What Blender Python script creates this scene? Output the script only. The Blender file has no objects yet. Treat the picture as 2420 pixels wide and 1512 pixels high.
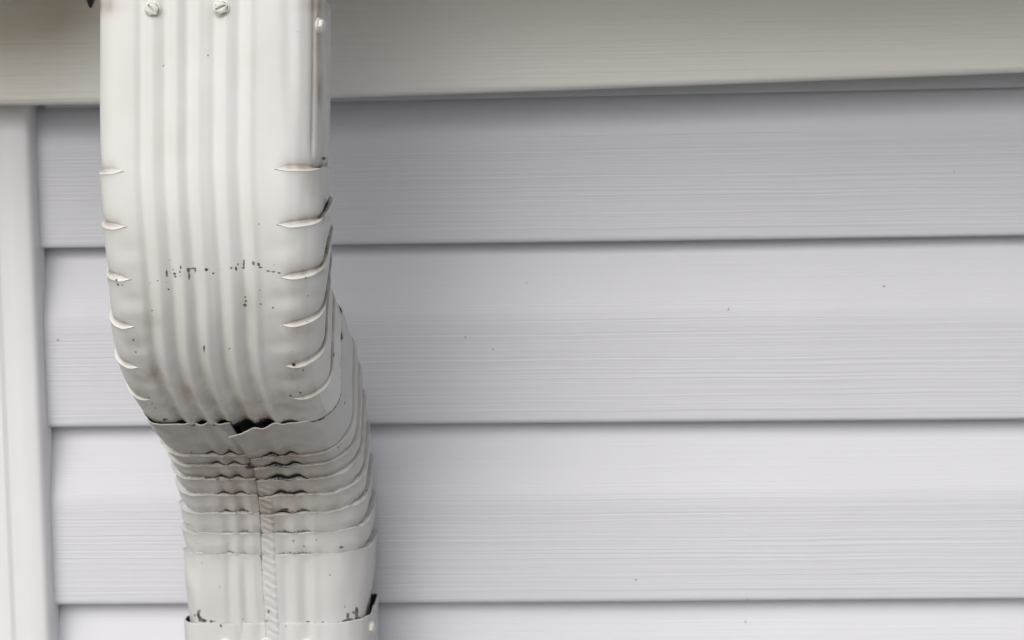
import bpy, bmesh, math, random
import numpy as np
from mathutils import Vector, Matrix
rad = math.radians
sc = bpy.context.scene
random.seed(4); rng = np.random.default_rng(4)

# ------------------------------------------------------------------ camera
YAW, PITCH, ROLL, FPX, CX, CY = rad(2.1), rad(4.5), .0145, 4080., 1210., 756.
fw = np.array([-math.sin(YAW)*math.cos(PITCH), math.cos(YAW)*math.cos(PITCH), -math.sin(PITCH)])
rt0 = np.array([math.cos(YAW), math.sin(YAW), 0.]); up0 = np.cross(rt0, fw)
cr, sr = math.cos(ROLL), math.sin(ROLL)
rt = cr*rt0 - sr*up0; up = sr*rt0 + cr*up0
cpos = np.array([0., -1.1, 0.])
cam = bpy.data.cameras.new('camera'); camo = bpy.data.objects.new('camera', cam)
sc.collection.objects.link(camo); sc.camera = camo
camo.matrix_world = Matrix(((rt[0], up[0], -fw[0], cpos[0]), (rt[1], up[1], -fw[1], cpos[1]),
                            (rt[2], up[2], -fw[2], cpos[2]), (0, 0, 0, 1)))
cam.sensor_width = 36; cam.lens = FPX/2420*36; cam.clip_start = .01; cam.clip_end = 500
cam.dof.use_dof = True; cam.dof.focus_distance = .88; cam.dof.aperture_fstop = 12

def at(x, y, Y):          # a point of the place seen at x,y of the photograph, at depth Y
    v = fw + rt*(x-CX)/FPX + up*(CY-y)/FPX
    return cpos + v*((Y-cpos[1])/v[1])
def proj(P):
    q = P - cpos; d = q@fw
    return CX + FPX*(q@rt)/d, CY - FPX*(q@up)/d

# ------------------------------------------------------------------ sky and sun (overcast)
EL, AZ = 38, 18
w = bpy.data.worlds.new('World'); sc.world = w; w.use_nodes = True
nt = w.node_tree; bg = nt.nodes['Background']
sky = nt.nodes.new('ShaderNodeTexSky'); sky.sky_type = 'NISHITA'; sky.sun_disc = False
sky.sun_elevation = rad(EL); sky.sun_rotation = rad(180+AZ); sky.dust_density = 4; sky.ozone_density = 1
hs = nt.nodes.new('ShaderNodeHueSaturation'); hs.inputs['Saturation'].default_value = .36
nt.links.new(sky.outputs[0], hs.inputs['Color']); nt.links.new(hs.outputs[0], bg.inputs[0])
bg.inputs[1].default_value = .12
sun = bpy.data.lights.new('sun', 'SUN'); sun.energy = 1.0; sun.angle = rad(50); sun.color = (1, .97, .93)
suno = bpy.data.objects.new('sun', sun); sc.collection.objects.link(suno)
sd = Vector((-math.sin(rad(AZ))*math.cos(rad(EL)), -math.cos(rad(AZ))*math.cos(rad(EL)), math.sin(rad(EL))))
suno.rotation_euler = sd.to_track_quat('Z', 'Y').to_euler()
sc.view_settings.view_transform = 'Standard'; sc.view_settings.look = 'None'
sc.view_settings.exposure = 0.03; sc.view_settings.gamma = 1

# ------------------------------------------------------------------ helpers
C = sc.collection
def empty(name, loc, label, cat):
    o = bpy.data.objects.new(name, None); C.objects.link(o); o.location = loc
    o.empty_display_size = .02; o['label'] = label; o['category'] = cat; return o
def link(name, me, mat, parent=None):
    o = bpy.data.objects.new(name, me); C.objects.link(o)
    if mat and not me.materials: me.materials.append(mat)
    if parent:
        o.parent = parent; bpy.context.view_layer.update()
        o.matrix_parent_inverse = parent.matrix_world.inverted()
    return o
def grid(name, P, attrs=None):       # P: rows x cols x 3
    n, m = P.shape[:2]
    me = bpy.data.meshes.new(name)
    idx = np.arange(n*m).reshape(n, m)
    q = np.stack([idx[:-1, :-1], idx[1:, :-1], idx[1:, 1:], idx[:-1, 1:]], -1).reshape(-1, 4)
    me.vertices.add(n*m); me.vertices.foreach_set('co', P.reshape(-1).astype(np.float32))
    me.loops.add(q.size); me.loops.foreach_set('vertex_index', q.reshape(-1).astype(np.int32))
    me.polygons.add(len(q)); me.polygons.foreach_set('loop_start', (np.arange(len(q))*4).astype(np.int32))
    me.polygons.foreach_set('use_smooth', np.ones(len(q), bool))
    me.update(); me.validate()
    for k, v in (attrs or {}).items():
        a = me.attributes.new(k, 'FLOAT', 'POINT')
        a.data.foreach_set('value', np.broadcast_to(v, (n, m)).reshape(-1).astype(np.float32))
    return me
def sstep(x, a, b):
    t = np.clip((x-a)/(b-a), 0, 1); return t*t*(3-2*t)
def wob(x, y, seed, f=1.):           # smooth pseudo noise -1..1
    r = np.random.default_rng(seed); s = 0; w_ = 0
    for i in range(7):
        k = f*(.6+.5*i); a = r.uniform(0, 6.28, 3); c_ = r.uniform(-1, 1)
        s = s + np.sin(k*x*r.uniform(.7, 1.3)+a[0]+c_*k*y)*np.cos(k*y*r.uniform(.5, 1.2)+a[1]); w_ += .6
    return s/w_

# ------------------------------------------------------------------ materials
def newmat(name):
    m = bpy.data.materials.new(name); m.use_nodes = True
    return m, m.node_tree, m.node_tree.nodes['Principled BSDF']
def N(t, typ, **kw):
    n = t.nodes.new(typ)
    for k, v in kw.items():
        if k in n.inputs: n.inputs[k].default_value = v
        else: setattr(n, k, v)
    return n
def mapped(t, scale):
    tc = N(t, 'ShaderNodeTexCoord'); mp = N(t, 'ShaderNodeMapping'); mp.inputs['Scale'].default_value = scale
    t.links.new(tc.outputs['Object'], mp.inputs[0]); return mp.outputs[0]
def noise(t, vec, scale, detail=3, rough=.55, dist=0):
    n = N(t, 'ShaderNodeTexNoise', Scale=scale, Detail=detail, Roughness=rough, Distortion=dist)
    t.links.new(vec, n.inputs['Vector']); return n.outputs['Fac']
def ramp(t, src, p0, p1, c0=0., c1=1.):
    r = N(t, 'ShaderNodeMapRange'); r.interpolation_type = 'SMOOTHSTEP'
    for i, v in enumerate((p0, p1, c0, c1)): r.inputs[1+i].default_value = v
    t.links.new(src, r.inputs[0]); return r.outputs[0]
def op(t, o, a, b=None, clamp=False):
    n = N(t, 'ShaderNodeMath'); n.operation = o; n.use_clamp = clamp
    for i, v in enumerate((a, b)):
        if v is None: continue
        if isinstance(v, (int, float)): n.inputs[i].default_value = v
        else: t.links.new(v, n.inputs[i])
    return n.outputs[0]
def mixc(t, fac, a, b):
    n = N(t, 'ShaderNodeMix'); n.data_type = 'RGBA'
    for s, v in ((n.inputs[0], fac), (n.inputs[6], a), (n.inputs[7], b)):
        if isinstance(v, (int, float)): s.default_value = v
        elif isinstance(v, tuple): s.default_value = v+(1,)
        else: t.links.new(v, s)
    return n.outputs[2]
def attr(t, name):
    n = N(t, 'ShaderNodeAttribute'); n.attribute_name = name; return n.outputs['Fac']
def specks(t, scale, keep, size):
    v = N(t, 'ShaderNodeTexVoronoi', Scale=scale); t.links.new(mapped(t, (1, 1, 1)), v.inputs['Vector'])
    near = op(t, 'LESS_THAN', v.outputs['Distance'], size)
    sep = N(t, 'ShaderNodeSeparateColor'); t.links.new(v.outputs['Color'], sep.inputs[0])
    return op(t, 'MULTIPLY', near, op(t, 'LESS_THAN', sep.outputs[0], keep))

def vinyl(name, col, grain=1., stain_shade=0.):
    m, t, b = newmat(name)
    big = noise(t, mapped(t, (1, 1, 1)), 5, 2)
    c = mixc(t, ramp(t, big, .3, .7), col, tuple(x*y for x, y in zip(col, (.965, .965, .955))))
    lo = N(t, 'ShaderNodeTexNoise', Scale=1., Detail=2.); t.links.new(mapped(t, (8, 8, 30)), lo.inputs['Vector'])
    vm = N(t, 'ShaderNodeVectorMath'); vm.operation = 'MULTIPLY_ADD'
    t.links.new(lo.outputs['Color'], vm.inputs[0]); vm.inputs[1].default_value = (0, 0, 3.0)
    t.links.new(mapped(t, (3.2, 3.2, 880)), vm.inputs[2])
    n1 = N(t, 'ShaderNodeTexNoise', Scale=1., Detail=1., Roughness=.45); t.links.new(vm.outputs[0], n1.inputs['Vector'])
    line = n1.outputs['Fac']
    gw = attr(t, 'grain')
    sk = specks(t, 11, .05, .010)
    c = mixc(t, op(t, 'MULTIPLY', sk, .75), c, (.10, .07, .05))
    if stain_shade:
        st = noise(t, mapped(t, (1.2, 1, 4)), 3, 4)
        f = op(t, 'MULTIPLY', ramp(t, st, .2, .75, .35, 1), attr(t, 'stain_shade'))
        c = mixc(t, op(t, 'MULTIPLY', f, stain_shade), c, (.30, .25, .16))
    t.links.new(c, b.inputs['Base Color'])
    b.inputs['Roughness'].default_value = .52; b.inputs['Specular IOR Level'].default_value = .35
    bp = N(t, 'ShaderNodeBump'); bp.inputs['Distance'].default_value = .00052*grain
    t.links.new(gw, bp.inputs['Strength']); t.links.new(line, bp.inputs['Height'])
    bp2 = N(t, 'ShaderNodeBump'); bp2.inputs['Distance'].default_value = .00005; bp2.inputs['Strength'].default_value = .6
    t.links.new(noise(t, mapped(t, (1, 1, 1)), 1500, 2), bp2.inputs['Height']); t.links.new(bp.outputs[0], bp2.inputs['Normal'])
    t.links.new(bp2.outputs[0], b.inputs['Normal'])
    return m
M_siding = vinyl('siding_vinyl', (.675, .687, .744))
M_post = vinyl('corner_vinyl', (.80, .81, .84), .05)
M_frieze = vinyl('frieze_vinyl', (.89, .89, .87), 1.3, .62)

def painted(name, col=(.785, .795, .79)):
    m, t, b = newmat(name)
    v1 = mapped(t, (1, 1, 1)); streak = mapped(t, (1, 1, .22))
    col0 = mixc(t, ramp(t, noise(t, v1, 14, 5, .65), .38, .68), col, tuple(x*y for x, y in zip(col, (.94, .93, .905))))
    c = mixc(t, ramp(t, noise(t, streak, 42, 3), .35, .75), col0, tuple(x*y for x, y in zip(col, (.95, .945, .92))))
    # brown film of dirt, also the painted shade of creases and undersides
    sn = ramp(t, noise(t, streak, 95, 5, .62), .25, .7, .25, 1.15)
    c = mixc(t, op(t, 'MULTIPLY', attr(t, 'stain_shade'), sn, True), c, (.36, .295, .24))
    # dark specks of mildew, also the painted shade of joint gaps and creases
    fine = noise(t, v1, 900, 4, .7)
    so = attr(t, 'grime_shade')
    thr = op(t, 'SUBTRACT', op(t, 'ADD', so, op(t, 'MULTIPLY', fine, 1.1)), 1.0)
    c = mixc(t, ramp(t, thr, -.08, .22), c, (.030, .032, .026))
    c = mixc(t, op(t, 'MULTIPLY', specks(t, 90, .10, .045), .7), c, (.16, .13, .11))
    # worn paint, also a dark line along the lap seam
    ch = attr(t, 'chip')
    jag = op(t, 'ADD', ch, op(t, 'MULTIPLY', op(t, 'SUBTRACT', noise(t, v1, 700, 3, .7), .5), .9))
    cf = ramp(t, jag, .36, .52)
    cc = mixc(t, ramp(t, noise(t, v1, 420, 3), .42, .6), (.20, .19, .195), (.055, .035, .04))
    c = mixc(t, cf, c, cc)
    t.links.new(c, b.inputs['Base Color'])
    r = op(t, 'ADD', ramp(t, noise(t, v1, 60, 4), .3, .7, .50, .62), op(t, 'MULTIPLY', attr(t, 'stain_shade'), .2))
    t.links.new(r, b.inputs['Roughness']); b.inputs['Specular IOR Level'].default_value = .42
    bp = N(t, 'ShaderNodeBump'); bp.inputs['Distance'].default_value = .00012; bp.inputs['Strength'].default_value = .5
    h = op(t, 'ADD', noise(t, v1, 260, 3), op(t, 'MULTIPLY', cf, -.6))
    t.links.new(h, bp.inputs['Height']); t.links.new(bp.outputs[0], b.inputs['Normal'])
    return m
M_paint = painted('painted_aluminium')
M_paint2 = painted('painted_aluminium_lower', (.665, .665, .665))
def plain(name, col, rough=.6, metal=0., spec=.4, nz=(40, .12)):
    m, t, b = newmat(name)
    t.links.new(mixc(t, noise(t, mapped(t, (1, 1, 1)), nz[0], 4), tuple(x*(1-nz[1]) for x in col), tuple(min(1, x*(1+nz[1])) for x in col)), b.inputs['Base Color'])
    b.inputs['Roughness'].default_value = rough; b.inputs['Metallic'].default_value = metal
    b.inputs['Specular IOR Level'].default_value = spec
    return m
M_screw = plain('screw_paint', (.74, .74, .69), .38, 0, .5, (900, .10))
M_gutter = plain('gutter_grimy', (.50, .47, .41), .7, 0, .3, (25, .3))
M_dark = plain('screw_steel_dark', (.018, .02, .016), .6, .3)
M_ground = plain('lawn_ground', (.20, .195, .18), .95, 0, .1, (3, .4))

# ------------------------------------------------------------------ ground
gm = grid('ground', np.array([[[x, y, -1.5] for x in (-200, 200)] for y in (200, -200)], float))
gr = link('ground', gm, M_ground); gr['kind'] = 'structure'

# ------------------------------------------------------------------ wall
YW = -.022                                   # face of the siding
wall = empty('house_wall', (0, YW, -1.5), 'pale lilac-white vinyl sided house wall with corner post and drip board behind the downspout', 'wall')
PIT = .1143
z_lap = at(1210, 572, YW)[2]                 # lower edge of the topmost visible course
X0, X1 = at(60, 756, YW)[0]-.02, 1.3
def course(k):
    # profile from the tucked top down to the butt edge, in (depth, height above butt)
    pr = []
    H = PIT
    pr.append((.0142, H+.012)); pr.append((.0139, H+.004))
    for i in range(15):                      # concave dutch-lap slope
        f = i/14; z = H*(1-.40*f)
        pr.append((.0136*(1-f)**1.0, z))
    for i in range(1, 9):
        pr.append((-.0002*math.sin(i/8*3.14), H*(.60-.57*i/8)))
    for i in range(1, 7):                    # rolled butt edge
        a = i/6*math.pi/2; r = .0022
        pr.append((r-r*math.cos(a), H*.03 - (H*.03)*math.sin(a)))
    pr.append((.0140, .0003)); pr.append((.0142, .004))
    pr = np.array(pr)
    xs = np.linspace(X0, X1, 61)
    P = np.zeros((len(pr), len(xs), 3)); g = np.zeros((len(pr), len(xs)))
    ph = rng.uniform(0, 6)
    for j, x in enumerate(xs):
        wv = .0005*math.sin(x*7+ph)+.0004*math.sin(x*17+ph*2)
        P[:, j, 0] = x; P[:, j, 1] = pr[:, 0] + wv*.7
        P[:, j, 2] = pr[:, 1] + .0004*math.sin(x*5+ph*3)
    hh = pr[:, 1]/H
    g[:] = (.45 + .55*sstep(-hh, -.68, -.52))[:, None]
    return grid('siding_board', P[::-1], {'grain': g[::-1]})
variants = [course(k) for k in range(4)]
k = -1
while z_lap - k*PIT > -1.5:
    o = link('siding_board', variants[k % 4], M_siding, wall)
    o.location = (0, YW, z_lap - k*PIT)
    o.matrix_parent_inverse = Matrix.Translation((0, -YW, 1.5))
    k += 1

# flecks of dirt stuck to the boards
bm = bmesh.new()
for sx_, sy_, r_ in ((2089,677,.0009),(1762,1470,.0009),(1165,825,.0006),(817,463,.0005),(137,803,.0006),(1503,1370,.0006),(1415,1196,.0005),(1722,731,.0005),(1100,797,.0004),(1245,668,.0004),(1766,1417,.0004),(2255,405,.0003)):
    p_ = at(sx_, sy_, YW); h_ = ((p_[2]-z_lap) % PIT)/PIT
    f_ = max(0., (h_-.6)/.4); dep = .0136*f_
    p_ = at(sx_, sy_, YW+dep-.0002)
    m_ = Matrix.Translation(Vector(p_)) @ Matrix.Diagonal((random.uniform(.7, 1.3), .35, random.uniform(.8, 1.5), 1))
    bmesh.ops.create_icosphere(bm, subdivisions=1, radius=r_, matrix=m_)
me = bpy.data.meshes.new('dirt_flecks'); bm.to_mesh(me); bm.free()
df = link('dirt_flecks', me, plain('fleck', (.13, .09, .06), .8), wall); df['kind'] = 'stuff'

# corner post: swept along its leaning line
pa, pb = at(67, 250, YW-.012), at(117, 1512, YW-.012)
dx = (pb[0]-pa[0])/(pb[2]-pa[2])
prof = [(.000, .013), (.0003, .004), (.0001, .0010)]
for i in range(7):
    a = i/6*math.pi/2; prof.append((-.0045*(1-math.cos(a)), .0006-.0030*math.sin(a)))
prof += [(-.0075, -.0030), (-.0135, -.0027), (-.0200, -.0024), (-.0215, -.0026), (-.0228, -.0034), (-.0242, -.0036),
         (-.0256, -.0032), (-.0270, -.0022), (-.034, -.0010), (-.060, .0000), (-.0625, .003), (-.063, .03)]
prof = np.array(prof)
zs = np.linspace(.3, -1.5, 50)
P = np.zeros((len(zs), len(prof), 3))
for i, z in enumerate(zs):
    P[i, :, 0] = pa[0] + (z-pa[2])*dx + prof[:, 0]; P[i, :, 1] = YW - .010 + prof[:, 1]*1.5; P[i, :, 2] = z
link('corner_post', grid('corner_post', P[:, ::-1], {'grain': np.full((len(zs), len(prof)), .2)}), M_post, wall)

# drip board under the gutter, its lower edge sagging to the left
YB = YW-.042
ed = [(-120, 250), (0, 248), (230, 245), (500, 238), (790, 229), (1230, 214.5), (1800, 193), (2420, 169), (2900, 150)]
ep = np.array([at(x, y, YB) for x, y in ed])
xs = np.linspace(ep[0, 0]-.35, 1.3, 160)
sl = (ep[-1, 2]-ep[-2, 2])/(ep[-1, 0]-ep[-2, 0])
zb = np.interp(xs, ep[:, 0], ep[:, 2]) + np.where(xs > ep[-1, 0], (xs-ep[-1, 0])*sl*.3, 0)
for _ in range(3): zb[1:-1] = (zb[:-2]+2*zb[1:-1]+zb[2:])/4
prof = [(.044, .0015), (.010, .0006)]
for i in range(8):
    a = i/7*math.pi/2; prof.append((.0040*(1-math.sin(a)), .0040*(1-math.cos(a))))
for i in range(1, 22): prof.append((.0000+.006*(i/21)**1.4, .0040+.17*i/21))
prof = np.array(prof)
P = np.zeros((len(prof), len(xs), 3)); st = np.zeros(P.shape[:2])
for j, x in enumerate(xs):
    P[:, j, 0] = x; P[:, j, 1] = YB + prof[:, 0] + .0008*math.sin(x*9); P[:, j, 2] = zb[j] + prof[:, 1]
u_, v_ = proj(P)
st = np.clip(.06+.26*sstep(-v_, -200, 10) + 1.5*sstep(-u_, -340, -60)*(.35+.65*sstep(-v_, -240, 0)), 0, 1.3)  # brown tone, stronger towards the top and the left end
link('drip_board', grid('drip_board', P, {'grain': np.full(P.shape[:2], .8), 'stain_shade': st}), M_frieze, wall)
# thin channel strip that shows below the board on the right
s0, s1 = at(1200, 231, YW-.003), at(2420, 205, YW-.003)
sl2 = (s1[2]-s0[2])/(s1[0]-s0[0])
xs2 = np.linspace(-.33, 1.3, 40); zz = s0[2]+(xs2-s0[0])*sl2
prof = [(.012, .0004), (.0010, 0), (.0002, .0005), (0, .0012), (0, .06)]
P = np.zeros((len(prof), len(xs2), 3))
for i, (d, h) in enumerate(prof): P[i, :, 0] = xs2; P[i, :, 1] = YW-.0025+d; P[i, :, 2] = zz+h
link('channel_strip', grid('channel_strip', P, {'grain': np.full(P.shape[:2], .05)}), M_siding, wall)

# ------------------------------------------------------------------ gutter just above the picture, with the screw tip that shows
ZG = .172
gut = empty('rain_gutter', (0, -.17, ZG), 'gutter above the downspout with a dark threaded screw tip poking through its bottom', 'gutter')
gp = [(YB+.008, ZG+.13), (YB+.006, ZG), (-.255, ZG), (-.272, ZG+.02), (-.278, ZG+.045), (-.300, ZG+.07), (-.305, ZG+.11), (-.295, ZG+.115)]
P = np.array([[[x, y, z] for x in np.linspace(-.55, 1.5, 5)] for y, z in gp])
me = grid('gutter_body', P[::-1]); me.polygons.foreach_set('use_smooth', np.zeros(len(me.polygons), bool))
go = link('gutter_body', me, M_gutter, gut); sm = go.modifiers.new('t', 'SOLIDIFY'); sm.thickness = .0012
tip = at(214, 19, -.19)
rows = []
L = ZG+.003-tip[2]
for i in range(int(L/.0001)):
    z = i*.0001; r = .0022*min(1, z/.0036)**.6
    row = []
    for j in range(25):
        a = j/24*2*math.pi; tph = (z/.00115 + a/(2*math.pi)) % 1
        rr = .0001+r*(.72+.42*max(0, 1-abs(tph-.5)*3.2))
        row.append((tip[0]+rr*math.cos(a), tip[1]+rr*math.sin(a), tip[2]+z))
    rows.append(row)
link('screw', grid('screw', np.array(rows)), M_dark, gut)['label'] = 'dark threaded screw tip poking down beside the top of the downspout'

# ------------------------------------------------------------------ downspout
PAR = (0.0098, 0.15686, 0.17323, 0.04558, 0.07429, -0.25788, -0.10461)
z0, Rr, TH, LI, R2, YF, Y2 = PAR
TOT = 6*TH
a_, D_ = .054, .076
ds = empty('downspout', (0, Y2+.04, -1.5), 'white aluminium downspout with two crimped elbows bending back to the siding', 'downspout')
# centre line: sideways offset by height
def xc_at(v, xl, xr, Y): return (at(xl, v, Y)[0]+at(xr, v, Y)[0])/2, at((xl+xr)/2, v, Y)[2]
cl = [xc_at(0, 222, 749, YF), xc_at(380, 220, 748, YF), xc_at(1309, 428, 862, Y2), xc_at(1500, 428, 864, Y2)]
cl = [cl[0], cl[1], cl[2], cl[3], (cl[3][0]+.004, -1.5)]
cl = np.array(cl)[::-1]
zc_ = at(500, 880, -.2)[2]
def xcen(z): return np.interp(z, cl[:, 1], cl[:, 0]) - .0049*np.exp(-((z-zc_)/.036)**2)

class Path:      # front-face line in the y-z plane as a function of arc length u
    def __init__(s, start, phi0, segs):
        # segs: ('L', length) or ('A', radius of the front line, dphi)
        s.s = []; y, z = start; ph = phi0; u = 0
        for sg in segs:
            if sg[0] == 'L': s.s.append((u, u+sg[1], y, z, ph, 0, 0)); y += math.sin(ph)*sg[1]; z -= math.cos(ph)*sg[1]; u += sg[1]
            else:
                Rf, dp = sg[1], sg[2]; L = Rf*abs(dp); s.s.append((u, u+L, y, z, ph, Rf, dp))
                k = dp/L; p2 = ph+dp
                y += (math.cos(ph)-math.cos(p2))/k; z -= (math.sin(p2)-math.sin(ph))/k; ph = p2; u += L
        s.L = u; s.end = (y, z, ph)
    def __call__(s, U):
        Y = np.zeros_like(U); Z = np.zeros_like(U); PH = np.zeros_like(U)
        for i, (u0, u1, y, z, ph, Rf, dp) in enumerate(s.s):
            m = (U >= u0 if i else np.ones_like(U, bool)) & ((U < u1) if i < len(s.s)-1 else np.ones_like(U, bool))
            d = U-u0
            if Rf == 0:
                Y = np.where(m, y+math.sin(ph)*d, Y); Z = np.where(m, z-math.cos(ph)*d, Z); PH = np.where(m, ph, PH)
            else:
                k = dp/(u1-u0); p2 = ph+k*d
                Y = np.where(m, y+(np.cos(ph)-np.cos(p2))/k, Y); Z = np.where(m, z-(np.sin(p2)-np.sin(ph))/k, Z); PH = np.where(m, p2, PH)
        return Y, Z, PH

def outline(a, D, rL, rR, step_f=.0005, step=.0012, start='back', xs=0., rb=.014):
    # closed outline counted from the start point; returns X, Q(depth from front 0..D), nx, nq
    pts = []
    def seg(p, q, n, st):
        L = math.hypot(q[0]-p[0], q[1]-p[1]); m = max(2, int(L/st))
        for i in range(m): f = i/m; pts.append((p[0]+(q[0]-p[0])*f, p[1]+(q[1]-p[1])*f, n[0], n[1]))
    def cor(c, r, a0, a1):
        m = int(r*1.6/.0008)
        for i in range(m):
            t = a0+(a1-a0)*i/m; pts.append((c[0]+r*math.cos(t), c[1]+r*math.sin(t), math.cos(t), math.sin(t)))
    h = math.pi/2
    front = lambda x0, x1: seg((x0, 0), (x1, 0), (0, -1), step_f)
    def leftside():
        cor((-(a-rb), D-rb), rb, h, 2*h); seg((-a, D-rb), (-a, rL), (-1, 0), step); cor((-(a-rL), rL), rL, 2*h, 3*h)
    def rightside():
        cor((a-rR, rR), rR, -h, 0); seg((a, rR), (a, D-rb), (1, 0), step); cor((a-rb, D-rb), rb, 0, h)
    if start == 'front':
        front(xs, a-rR); rightside(); seg((a-rb, D), (-(a-rb), D), (0, 1), step); leftside(); front(-(a-rL), xs)
        pts.append((xs, 0, 0, -1))
    else:
        seg((0, D), (-(a-rb), D), (0, 1), step); leftside(); front(-(a-rL), a-rR); rightside()
        seg((a-rb, D), (0, D), (0, 1), step); pts.append((0, D, 0, 1))
    return np.array(pts).T

def place(path, U, OFF, X, Q, nx, nq, shift=0., taper=.06):
    Y, Z, PH = path(U)
    x = X*(1-taper*np.clip(Q/D_, 0, 1)**1.5) + OFF*nx; q = Q + OFF*nq
    P = np.zeros(U.shape+(3,))
    P[..., 1] = Y + q*np.cos(PH); P[..., 2] = Z + q*np.sin(PH)
    P[..., 0] = x + xcen(Z) + shift
    return P

def groove(X, front, xs, amp, wid=.0026):
    g = 0
    for x_ in xs: g = g - amp*np.exp(-((X-x_)/wid)**2) + amp*.55*np.exp(-((X-x_-.0054)/.0024)**2)
    return g*front

def rowsfor(u0, u1, pleats, step=.0006):
    """list of (u, kind value f) rows: s = position on the sawtooth, e = fold displacement"""
    R = []                      # (u, saw(-1..1), fold(-1..1), dist from the pleat below, dist since the pleat above)
    edges = [u0]+list(pleats)+[u1]
    for b in range(len(edges)-1):
        A, B = edges[b], edges[b+1]; first = b == 0; last = b == len(edges)-2
        n = max(6, int((B-A)/step))
        for i in range(n+1):
            f = i/n; u = A+(B-A)*f
            sv = 0.
            ba = 1-(u-A)/.010; bb = 1-(B-u)/.010
            top = 0 if first else math.exp(-(u-A)/.0048)
            bot = 0 if last else math.exp(-((B-u)/.0030))
            sv = top - bot
            fo = (0 if first else -math.exp(-(u-A)/.0022)) + (0 if last else math.exp(-(B-u)/.0022))
            R.append((u, sv, fo, bot, top))
        if not last:            # the fold: from tuck (fold +1, saw -1) up and out to the rim (fold -1, saw +1)
            for sv, fo in ((-1., 1.0), (-.97, .75), (-.85, .3), (-.5, -.1), (0, -.5), (.5, -.8), (.85, -1.), (1., -1.1)):
                R.append((B, sv, fo, 1. if sv < 0 else .3, 0. if sv < .5 else .6))
    A = np.array(R); A[:, 0] += np.arange(len(A))*1e-6
    return A

def blotch(U_, V_, lst):        # marks listed by place; each is a soft ellipse
    s = np.zeros_like(U_)
    for (x, y, rx, ry, k) in lst:
        m = (abs(U_-x) < rx*3) & (abs(V_-y) < ry*3)
        if m.any(): s[m] = np.maximum(s[m], k*np.exp(-(((U_[m]-x)/rx)**2+((V_[m]-y)/ry)**2)*.9))
    return s

# ---- upper elbow
z_top = at(490, -6, YF)[2]
U0 = z_top - z0                                # straight inlet length
path1 = Path((YF, z_top), 0., [('L', U0), ('A', Rr, TOT), ('L', .022)])
X, Q, nx, nq = outline(a_+.0012, D_, .0145, .0185)
ple = [U0 + (k+.02)*Rr*TH for k in range(6)]
A = rowsfor(0, path1.L, ple, .0006)
front = sstep(-Q, -.004, -.0015)
side = sstep(Q, .004, .02)
Uc = A[:, 0][:, None] + 0*X[None, :]
wl = np.where(X < 0, sstep(-X, a_-.0145, a_-.0075), sstep(X, a_-.0205, a_-.0125))
w_s = np.where(Q < D_*.5, np.maximum(wl, side), 1.)[None, :]
pk = np.argmin(np.abs(np.array(ple)[:, None]-A[:, 0][None, :]), 0)
fade = np.array([1, 1, .95, .85, .8, .6])[pk][:, None]
w_ = w_s*fade
amp = .0011 + .0008*side + .0008*np.exp(-((Q-.045)/.02)**2)*(X > 0)
kt = 1.2 - .80*sstep(Q, .003, .018); kb = .95 + .40*sstep(Q, .003, .018)
OFF = (np.maximum(A[:, 1], 0)[:, None]*kt[None, :]+np.minimum(A[:, 1], 0)[:, None]*kb[None, :])*amp[None, :]*w_
U = Uc + A[:, 2][:, None]*w_*(-.0014+.0026*sstep(Q, .004, .022))[None, :]
U += .0005*w_*wob(X[None, :]*90, Q[None, :]*90+pk[:, None]*3.1, 11)
groovx = [-.0312, -.0194, -.0083, .0048, .0168]
OFF = OFF + groove(X, front, groovx, .0014)[None, :]*(1+.3*sstep(Uc, U0, U0+.1))
# gentle puckers between the crimps, crown of the faces
for k, uu in enumerate(ple):
    for sx, xx in ((-1, -.040), (1, .036)):
        OFF = OFF - .0004*np.exp(-((Uc-uu-.012)/.0042)**2-((X[None, :]-xx)/.007)**2)*front[None, :]*[.0, .7, 1, 1, .8, .5][k]
        OFF = OFF + .0003*np.exp(-((Uc-uu-.019)/.004)**2-((X[None, :]-xx)/.008)**2)*front[None, :]*[.0, .7, 1, 1, .8, .5][k]
OFF = OFF + .00035*wob(X[None, :]*38, Uc*30, 5) + .0010*front[None, :]*(1-(X[None, :]/a_)**2)
OFF = OFF + .0012*side[None, :]*np.exp(-((Q[None, :]-.038)/.02)**2)*wob(Uc*25, Q[None, :]*10, 8)
# dent down the right of the face
OFF = OFF - .0012*np.exp(-((X[None, :]-.0405-.02*Uc)/.0038)**2)*front[None, :]*(1-sstep(Uc, .03, .075))
# standing edge of the sheet down the right corner
OFF = OFF - .0016*np.exp(-np.abs(Q[None, :]-.0085)/.0009)*(nx > .3)[None, :]*(1-sstep(Uc, .07, .082))
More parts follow.
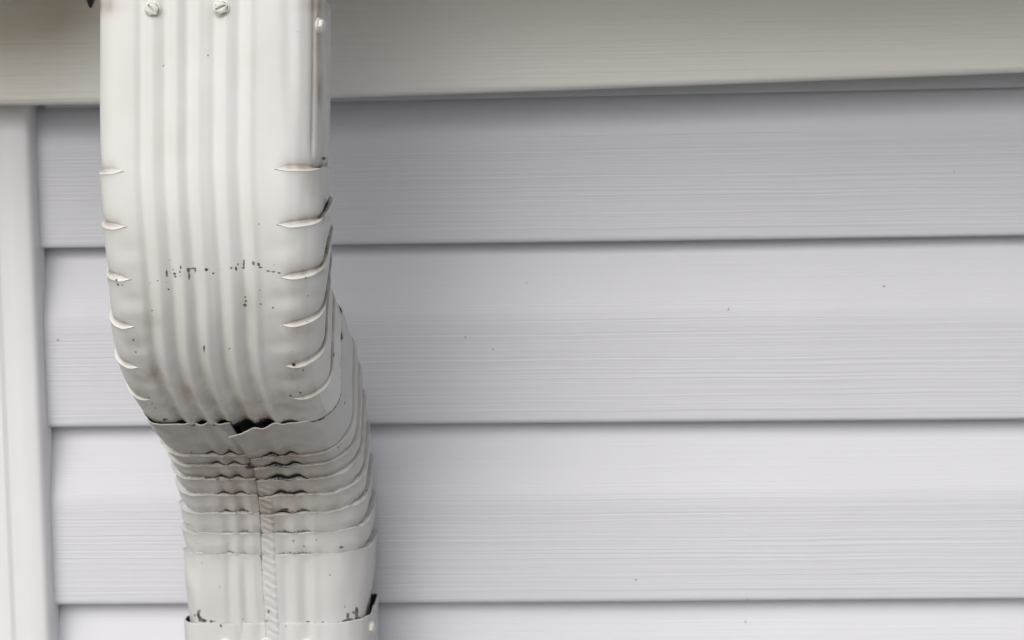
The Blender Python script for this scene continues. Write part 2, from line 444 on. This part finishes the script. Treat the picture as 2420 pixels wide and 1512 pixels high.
# side crease below the screw
OFF = OFF - .0014*np.exp(-((Q[None, :]-.022-.25*Uc)/.0022)**2)*(nx > .5)[None, :]*(1-sstep(Uc, .07, .085))*sstep(Uc, .02, .04)
tail = sstep(Uc, path1.L-.0215, path1.L-.010); OFF = OFF - tail*(.0014+.0022*(nx > .5)+.0036*np.exp(-((X-.012)/.034)**4)*(Q < .01))[None, :]
U = np.where(Uc < .001, U - .0008*sstep(np.abs(X), .02, .05)[None, :], U)
P1 = place(path1, U, OFF, X, Q, nx, nq)
Uj, Vj = proj(P1)
crev = A[:, 3][:, None]*w_; lipm = A[:, 4][:, None]*w_
S = lambda lst: [((x/3.436+200)*.9453, (y/3.436+380)*.9453, rx/3.63, ry/3.63, k) for x, y, rx, ry, k in lst]
marks = S([(745,1045,10,35,1),(770,1030,7,15,.7),(800,1010,8,10,.8),(812,1045,14,12,.9),(818,1070,12,10,.9),(865,990,9,18,1),(860,1030,10,10,.9),(862,1065,10,8,.8),
 (930,1010,16,20,.95),(938,1060,9,38,1),(965,998,22,8,.8),(990,1012,9,25,1),(1085,1010,18,14,1),(1145,1040,10,9,.9),(1215,1005,7,12,.6),(1298,995,11,11,1),
 (1340,1000,14,25,.7),(1358,965,8,10,.9),(1408,955,9,35,1),(1405,995,14,9,1),(1490,955,12,20,1.1),(1535,965,18,18,.75),(1548,990,20,9,.9),(1615,1022,20,8,.9),
 (1660,1030,25,7,.85),(1710,1038,14,8,1),(770,930,10,8,.8),(605,1128,12,7,.6),(668,1105,18,7,.6),(738,1120,10,7,.7),(760,1178,9,9,.9),(312,1100,10,14,1),(325,1140,10,12,.9),
 (365,1142,9,9,.8),(1425,1190,12,7,.6),(1420,1245,10,9,.9),(1425,1280,14,9,1),(1418,1315,14,14,1.1),(1545,1185,10,8,.8),(1552,1305,9,10,.9),(1658,1338,9,9,.9),
 (620,1360,9,7,.7),(622,1420,9,7,.7),(1940,1080,9,9,.9),(1960,1235,7,7,.7),(300,685,8,7,.7),(1540,620,7,12,.6),(1720,190,7,7,.5),(1670,965,9,26,.45)])
T3 = lambda lst: [((x/3.36+240)*.9453, (y/3.36+760)*.9453, rx/3.55, ry/3.55, k) for x, y, rx, ry, k in lst]
marks += T3([(908,375,6,30,1.1),(1120,375,9,9,.9),(315,300,12,8,.9),(295,315,8,8,.8),(335,405,8,9,.9),(1660,508,16,14,1.1),(1622,538,8,8,.9),(1740,557,9,9,.9),
 (1717,745,11,9,1.1),(1635,769,10,9,1.1),(1710,357,8,8,.7),(1655,400,7,7,.6),(1775,145,8,8,.8),(445,785,9,12,.8),(470,840,8,16,.8),(500,870,8,12,.7),(580,968,22,9,1),(575,978,9,9,1.1),(1485,30,9,9,.8),(1997,425,6,14,.9)])
chip = blotch(Uj, Vj, marks) + .30*np.clip(crev+.6*lipm, 0, 1)*side[None, :]
front_m = (front > .0)[None, :]
stain_shade = .85*crev*(.7+.7*side)[None, :] + .07*sstep(Vj, 620, 1000)*front_m + .16*sstep(Vj, 860, 985)*front_m + .05*sstep(X[None, :], .005, .03)*front_m  # crease shade and the underside's darkening painted in, along with brown grime
stain_shade = stain_shade + blotch(Uj, Vj, [(350, 885, 34, 26, .6), (322, 818, 26, 16, .35), (402, 960, 30, 14, .4), (330, 900, 30, 60, .3), (700, 930, 40, 50, .3), (430, 930, 60, 30, .22), (560, 960, 80, 24, .25), (690, 880, 28, 26, .55), (712, 780, 40, 14, .32), (590, 700, 30, 55, .25), (668, 950, 26, 40, .35),
    (735, 430, 18, 40, .35), (715, 690, 60, 14, .22), (360, 760, 22, 14, .3), (748, 12, 40, 16, .45), (240, 12, 34, 20, .8), (755, 210, 7, 40, .8), (752, 120, 5, 130, .45), (712, 110, 6, 60, .12),  # marks at the top corners are dirt plus painted shade under the gutter
    (600, 985, 60, 18, .4), (750, 515, 30, 9, .6), (740, 640, 30, 12, .5), (262, 655, 16, 12, .3)])
gm_ = 0
for x_ in groovx: gm_ = gm_ + np.exp(-((X-x_)/.0034)**2)
stain_shade = stain_shade + .24*(gm_*front)[None, :]*sstep(Vj, 620, 940)
stain_shade = stain_shade + .45*np.exp(-np.abs(Q-.0090)/.0016)[None, :]*(nx > .3)[None, :]*(1-sstep(Uc, .065, .08)) + .3*(nx > .6)[None, :]*np.exp(-((Q[None, :]-.014)/.004)**2)*sstep(-Uc, -.12, -.0)
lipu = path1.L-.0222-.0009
grime_shade = .62*np.exp(-np.clip(lipu+.0016-Uc, 0, 1)/.0011)*(np.where(Q < .06, 1, 0)*np.where(X < -.044, .35, 1))[None, :] + .20*crev*side[None, :]*(1+.4*(nx > .3)) + blotch(Uj, Vj, [(765, 374, 7, 5, .8), (768, 480, 8, 26, .5), (773, 590, 7, 34, .42), (540, 998, 18, 7, .6), (625, 1000, 26, 16, .75), (685, 998, 24, 12, .7), (585, 998, 30, 14, .6),  # painted shade of the joint gap and side creases, plus grime marks
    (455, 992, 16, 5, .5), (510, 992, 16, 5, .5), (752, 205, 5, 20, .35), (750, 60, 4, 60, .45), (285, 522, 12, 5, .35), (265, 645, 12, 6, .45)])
me = grid('elbow', P1, {'stain_shade': np.clip(stain_shade, 0, 1), 'grime_shade': np.clip(grime_shade, 0, 1), 'chip': np.clip(chip, 0, 1.2)})
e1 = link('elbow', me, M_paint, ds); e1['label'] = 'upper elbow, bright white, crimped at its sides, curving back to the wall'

# ---- lower elbow: sleeve over the upper one, crimped across its front
ye = YF + Rr*(1-math.cos(TOT)); ze = z0 - Rr*math.sin(TOT)
slv = .0017                                    # sleeve clearance
st0 = (ye - slv*math.cos(TOT) - .001*math.sin(TOT), ze - slv*math.sin(TOT)+.001*math.cos(TOT))
Ldn = .062
path2 = Path(st0, TOT, [('L', LI+.001), ('A', R2+slv*.2, -TOT), ('L', Ldn)])
XS = -.0035
X, Q, nx, nq = outline(a_+slv*.4, D_+slv*1.6, .0135, .0250, start='front', xs=XS)
Dd = D_+slv*1.6
U1 = LI+.001; dU = (R2+slv*.2)*TH
ple2 = [U1+dU*k for k in range(7)]
A = rowsfor(0, path2.L, ple2, .0006)
Uc = A[:, 0][:, None] + 0*X[None, :]
front = sstep(-Q, -.004, -.0015); side = sstep(Q, .004, .02)
fr2 = front[None, :]
pk = np.argmin(np.abs(np.array(ple2)[:, None]-A[:, 0][None, :]), 0)
kf = pk[:, None]
w_s = (1 - sstep(Q, Dd-.016, Dd-.002))[None, :]
w_ = w_s*np.array([.75, .85, 1, 1, 1, 1, 1])[pk][:, None]
corner = np.exp(-((np.hypot(np.abs(X)-a_, Q-.002))/.012)**2)
amp = (.0013 + .0005*corner + .0006*side)[None, :]*(1+.06*kf)
OFF = (np.maximum(A[:, 1], 0)*.62+np.minimum(A[:, 1], 0)*1.25)[:, None]*amp*w_*(1+.45*wob(X[None, :]*110+Q[None, :]*90, kf*2.1+0*X[None, :], 29))
ds_ = np.abs(X-XS)[None, :]
right = (np.arange(len(X)) < len(X)*.5)[None, :]     # this side of the seam the sheet lies on top
U = Uc + A[:, 2][:, None]*.0004*w_
pl_w = (A[:, 3]+A[:, 4])[:, None]*w_
U += .0011*np.exp(-ds_/.014)*fr2*pl_w*(1+.0*kf) + .0009*wob(X[None, :]*130, kf*2.7+0*X[None, :], 21)*pl_w*fr2 + .0010*wob(X[None, :]*160+Q[None, :]*160, kf*3.3+0*X[None, :], 27)*pl_w*(side+corner)[None, :]
U += .0005*wob(X[None, :]*420, kf*1.7+0*X[None, :], 23)*pl_w*fr2
# seam drifts sideways along the front
sx = np.interp(Uc, [0, U1, U1+dU*6, path2.L], [-.0010, -.0008, -.0030, .0000])
Xw = X[None, :] + sx*np.exp(-(ds_/.02)**2)*fr2
# corrugation, deeper where the sheet tucks into a crimp
tuckd = 1 + .4*A[:, 3][:, None] - .95*A[:, 4][:, None]
gx = [-.0250, -.0144, .0090, .0200]
OFF = OFF + groove(X, front, gx, .0011)[None, :]*tuckd
# lap seam and the slanted knurling beside it
OFF = OFF + np.where(right, .0015, -.0004)*np.exp(-ds_/.022)*fr2 + .0005*right*fr2*(1-sstep(ds_, .0070, .0080))
kn_x = (X-XS)[None, :]
saw = ((kn_x*.85 - Uc + .0004*np.sin(Uc*900))/.0051) % 1.
kn = np.where(saw < .72, saw/.72, (1-saw)/.28)
kmask = fr2*right*sstep(kn_x, .0010, .0018)*(1-sstep(kn_x, .0066, .0078))*sstep(Uc, U1+dU*1.5, U1+dU*3.0)
OFF = OFF + .00100*(kn-.4)*kmask
# flared, gaping rim right of the seam
fl = np.exp(-Uc/.017)
OFF = OFF + right*fl*.0066*np.clip(1-kn_x/.030, 0, 1)**1.1*(X > -.01)[None, :]*fr2 + (~right)*fl*.0006*fr2
OFF = OFF + fl*.0007*wob(X[None, :]*260+Q[None, :]*260, 0*Uc, 31)*(.4+.9*side[None, :])*(Uc < .03)
OFF = OFF + fl*.0030*(np.exp(-((Q[None, :]-.058)/.02)**2))*(.5+.5*np.cos(Q[None, :]*2*math.pi/.017))*(X > 0)[None, :]*side[None, :]
OFF = OFF + .0003*wob(X[None, :]*60+4, Uc*45, 6) + .0007*wob(X[None, :]*150, kf*2.9+Uc*60, 33)*corner[None, :]
# lower end squeezed into the pipe at its right and back
tail = sstep(Uc, path2.L-.045, path2.L-.015)
OFF = OFF - tail*(.0012 + .0022*(nx > .3)[None, :]*sstep(Q[None, :], .010, .034) + .0030*np.exp(-((X[None, :]+a_)/.006)**2)*np.exp(-((Q[None, :]-.004)/.010)**2))
P2 = place(path2, U, OFF, Xw, Q[None, :], nx, nq, 0, .050+.04*fl-.018*sstep(Uc, U1+dU*2, U1+dU*7))
Uj, Vj = proj(P2)
crev = A[:, 3][:, None]*w_; lipm = A[:, 4][:, None]*w_
inner = fr2*np.exp(-((X[None, :]-.002)/.030)**2)
up_k = np.clip(1-kf/5.5, 0, 1)
stain_shade = .08*fr2 + .32*fr2*(1-sstep(Uc, U1, U1+dU*6))*(1-.75*sstep(X[None, :], .022, .045)) + .50*inner*sstep(Uc, U1-.02, U1+.0)*(1-sstep(Uc, U1+dU*3, U1+dU*6.2)) + .30*crev*fr2*(.5+.5*up_k) + .22*side[None, :]*crev  # grime, with the inlet's fade to dark and crease shade painted in
stain_shade = stain_shade*(1-.55*sstep(Uc, U1+dU*6, U1+dU*6.4)) - .10*lipm
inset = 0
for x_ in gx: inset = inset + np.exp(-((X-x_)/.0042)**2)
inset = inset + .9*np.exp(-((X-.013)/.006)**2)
grime_shade = crev*(.40*fr2 + .75*inset[None, :]*fr2*(.25+.75*up_k)) + .30*inner*right*sstep(Uc, U1-.003, U1+.002)*(1-sstep(Uc, U1+dU*2.0, U1+dU*3.4))*fr2*np.exp(-((X[None, :]-.012)/.012)**2)*(.35+.65*A[:, 3][:, None]+.2*A[:, 4][:, None])  # grime and painted-in shade where the crimps tuck under
grime_shade = grime_shade + .46*np.exp(-ds_/.0012)*fr2*(Uc > U1-.004)*(1-sstep(Uc, U1+dU*3, U1+dU*7)*.5) + .2*lipm*fr2*up_k  # shadow line at the raised seam edge, put into the colour
F4 = lambda lst: [((x/3.437+400)*.9453, (y/3.437+1160)*.9453, rx/3.64, ry/3.64, k) for x, y, rx, ry, k in lst]
chips = F4([(330,1290,12,40,1.1),(345,1330,14,22,1.2),(375,1345,26,14,1.2),(345,1262,10,14,.8),(440,1352,12,9,1.2),(1272,1358,16,9,1.2),(1400,1362,9,9,1.1),(1455,1367,22,9,1.2),
  (1615,1310,11,36,1.1),(1605,1350,30,18,1.2),(1640,1335,22,10,1.1),(1690,1275,14,48,1.1),(1665,1275,16,12,1.1),(1690,1330,14,26,1.2),(1592,1225,5,28,.8),
  (1145,660,7,9,.9),(1345,650,6,6,.7),(1460,953,9,8,.9),(1720,1100,6,7,.7),(360,848,9,7,.6),(935,1265,10,26,.8),(205,870,6,6,.7),(215,1285,10,38,.85),(190,1220,12,16,1.2),(1555,1045,6,6,.5),(712,1332,8,8,.8),
  (790,1002,6,6,.6),(860,1108,6,5,.7),(1238,707,8,6,.9),(1560,714,24,6,.9),(1075,388,30,7,1),(1092,392,10,8,1.2),(200,705,8,8,1.1),(240,520,8,6,.9),(430,115,9,8,1),(1775,228,7,8,1)])
chips += F4([(300,1300,9,14,.9),(1710,1325,16,12,1.1),(1580,1352,18,10,1.1),(1530,1360,9,6,.9),(470,1350,16,6,.8),(920,1350,14,8,.8),(185,1250,10,30,1.0),(1330,1362,7,7,.8)])
chips += T3([(800,1245,10,7,.8),(1118,1225,9,8,1.1),(2035,1205,9,8,.8),(2090,830,6,14,.8),(2085,770,6,6,.7),(930,1460,20,8,.9),(1020,1470,16,8,.8),(1200,1440,10,7,.9),(1285,1370,26,14,1.1),(1300,1350,20,10,1.)])
chip = blotch(Uj, Vj, chips) + .27*np.clip(crev+lipm, 0, 1)*fr2 + .50*np.exp(-ds_/.0005)*fr2*(Uc > U1)  # chips and rim specks, plus the seam's shadow line painted in
me = grid('elbow', P2, {'stain_shade': np.clip(stain_shade, 0, 1), 'grime_shade': np.clip(grime_shade, 0, 1), 'chip': np.clip(chip, 0, 1.2)})
Ue2 = Uc
e2 = link('elbow', me, M_paint2, ds); e2['label'] = 'lower elbow, grimy white, crimped across its front, with a gaping seam at its upper rim'
sm = e2.modifiers.new('t', 'SOLIDIFY'); sm.thickness = .0006; sm.offset = -1

# ---- straight pipe at the bottom of the picture
zr = at(640, 1473, Y2-.001)[2]
path3 = Path((Y2-.0010, zr), 0., [('L', zr+1.49)])
X, Q, nx, nq = outline(a_+.0012, D_+.003, .0135, .0235)
us = np.concatenate([np.arange(0, .06, .0007), np.linspace(.06, path3.L, 60)])
Uc = us[:, None] + 0*X[None, :]
front = sstep(-Q, -.004, -.0015); side = sstep(Q, .004, .02)
OFF = groove(X, front, [-.0185, -.0070, .0080, .0205], .0008)[None, :] + .0004*wob(X[None, :]*40, Uc*20, 9)
edge = np.exp(-Uc/.012)
OFF = OFF + edge*(.0004*side[None, :]*(nx > .2)[None, :] - .0006*front[None, :]) + edge*.0009*wob(Q[None, :]*330, 0*Uc, 17)*side[None, :]
U = Uc + edge*.0012*(wob(Q[None, :]*420, X[None, :]*0, 19))*side[None, :] + edge*.0004*wob(X[None, :]*200, 0*Uc, 18)
P3 = place(path3, U, OFF, X, Q, nx, nq, 0, .018)
Uj, Vj = proj(P3)
me = grid('pipe', P3, {'stain_shade': np.clip(.06+.0*Uj, 0, 1), 'grime_shade': 0*Uj, 'chip': blotch(Uj, Vj, [(522, 1479, 4, 4, .8), (676, 1481, 2.5, 3, .6)])})
Ue3 = Uc
e3 = link('pipe', me, M_paint2, ds)
sm = e3.modifiers.new('t', 'SOLIDIFY'); sm.thickness = .0006; sm.offset = -1

# ---- outlet tube from the gutter into the upper elbow
path0 = Path((YF+.003, ZG+.02), 0., [('L', .10)])
X, Q, nx, nq = outline(a_-.003, D_-.006, .011, .015, .002, .003, rb=.011)
Uc = np.linspace(0, .1, 12)[:, None]+0*X[None, :]
e0 = link('outlet_tube', grid('outlet_tube', place(path0, Uc, 0*Uc, X, Q, nx, nq), {'stain_shade': .5+0*Uc, 'grime_shade': .2+0*Uc, 'chip': 0*Uc}), M_paint, ds)

M_inside_shade = plain('pipe_inside_shade', (.045, .042, .04), .8, 0, .2)  # near-black lining paints in the shade inside the open rims
for e_, Ug, lim in ((e2, Ue2, .020), (e3, Ue3, .020)):
    for m_ in (M_inside_shade, M_paint2, M_paint2): e_.data.materials.append(m_)
    e_.modifiers[0].material_offset = 1
    n_, k_ = Ug.shape
    fi = np.where(Ug[:-1, :-1].reshape(-1) < lim, 0, 2).astype(np.int32)
    e_.data.polygons.foreach_set('material_index', fi)

# ---- hex washer-head screws with a slot
def head_mesh(slot_ang):
    bm = bmesh.new()
    def lathe(prof, n, hexa=0, cut=None):
        rings = []
        for r, h in prof:
            ring = []
            for i in range(n):
                t = 2*math.pi*i/n; rr = r
                if hexa:
                    tt = (t % (math.pi/3))-math.pi/6; rr = r*(1-hexa+hexa*math.cos(math.pi/6)/math.cos(tt))
                ring.append(bm.verts.new((rr*math.cos(t), rr*math.sin(t), h)))
            rings.append(ring)
        for a, b in zip(rings, rings[1:]):
            for i in range(n): bm.faces.new((a[i], a[(i+1) % n], b[(i+1) % n], b[i]))
        return rings
    # washer
    rg = lathe([(.0040, -.001), (.0042, .0002), (.0041, .0006), (.0036, .0009), (.0033, .0010)], 48)
    # hex collar
    rg2 = lathe([(.0034, .0009), (.00335, .0021), (.0031, .0024), (.0028, .00235), (.0026, .0016), (0.00255, .0014)], 48, .8)
    f = bm.faces.new(rg2[-1])
    # two half crowns either side of the slot
    for s in (-1, 1):
        R_, g = .00265, .00042
        prof = [(1., .0012), (1., .0023), (.93, .0027), (.6, .0029), (0.02, .0030)]
        rings = []
        c0 = (g+R_)*.42
        a0 = math.asin(g/R_)
        base = [(R_*math.cos(a), R_*math.sin(a)) for a in np.linspace(a0, math.pi-a0, 22)]
        for k, h in prof:
            rings.append([bm.verts.new((x*k, s*(c0+(y-c0)*k), h)) for x, y in base])
        for a, b in zip(rings, rings[1:]):
            m = len(a)
            for i in range(m): bm.faces.new((a[i], a[(i+1) % m], b[(i+1) % m], b[i]) if s > 0 else (b[i], b[(i+1) % m], a[(i+1) % m], a[i]))
        bm.faces.new(rings[-1] if s > 0 else rings[-1][::-1])
    bm.normal_update()
    bmesh.ops.recalc_face_normals(bm, faces=bm.faces)
    bmesh.ops.rotate(bm, verts=bm.verts, cent=(0, 0, 0), matrix=Matrix.Rotation(slot_ang, 3, 'Z'))
    for fc in bm.faces: fc.smooth = False
    me = bpy.data.meshes.new('screw'); bm.to_mesh(me); bm.free(); me.materials.append(M_screw); return me
def screw(parent_part, px, py, Y, nrm, ang, dz=0, xoff=None):
    p = at(px, py, Y)
    if xoff is not None: p[0] = xoff
    o = bpy.data.objects.new('screw', head_mesh(ang)); C.objects.link(o)
    q = Vector(nrm).to_track_quat('Z', 'Y')
    o.parent = parent_part; bpy.context.view_layer.update()
    o.matrix_world = Matrix.Translation(Vector(p)+Vector(nrm)*dz) @ q.to_matrix().to_4x4()
    return o
screw(e1, 362, 22, YF, (.04, -1, -.05), rad(-52), .0010)
screw(e1, 524, 19, YF, (.02, -1, -.03), rad(24), .0012)
xr = xcen(.08)+a_
screw(e1, 757, 60, YF+.0135, (.97, -.24, 0), rad(70), -.0007)
for sx, sy, an in ((534, 1524, 10), (630, 1522, 80), (729, 1523, -30)):
    screw(e3, sx, sy, Y2-.001, (0, -1, 0), rad(an), .0006)
screw(e3, 880, 1482, Y2+.0200, (.98, -.18, 0), rad(20), -.0017)
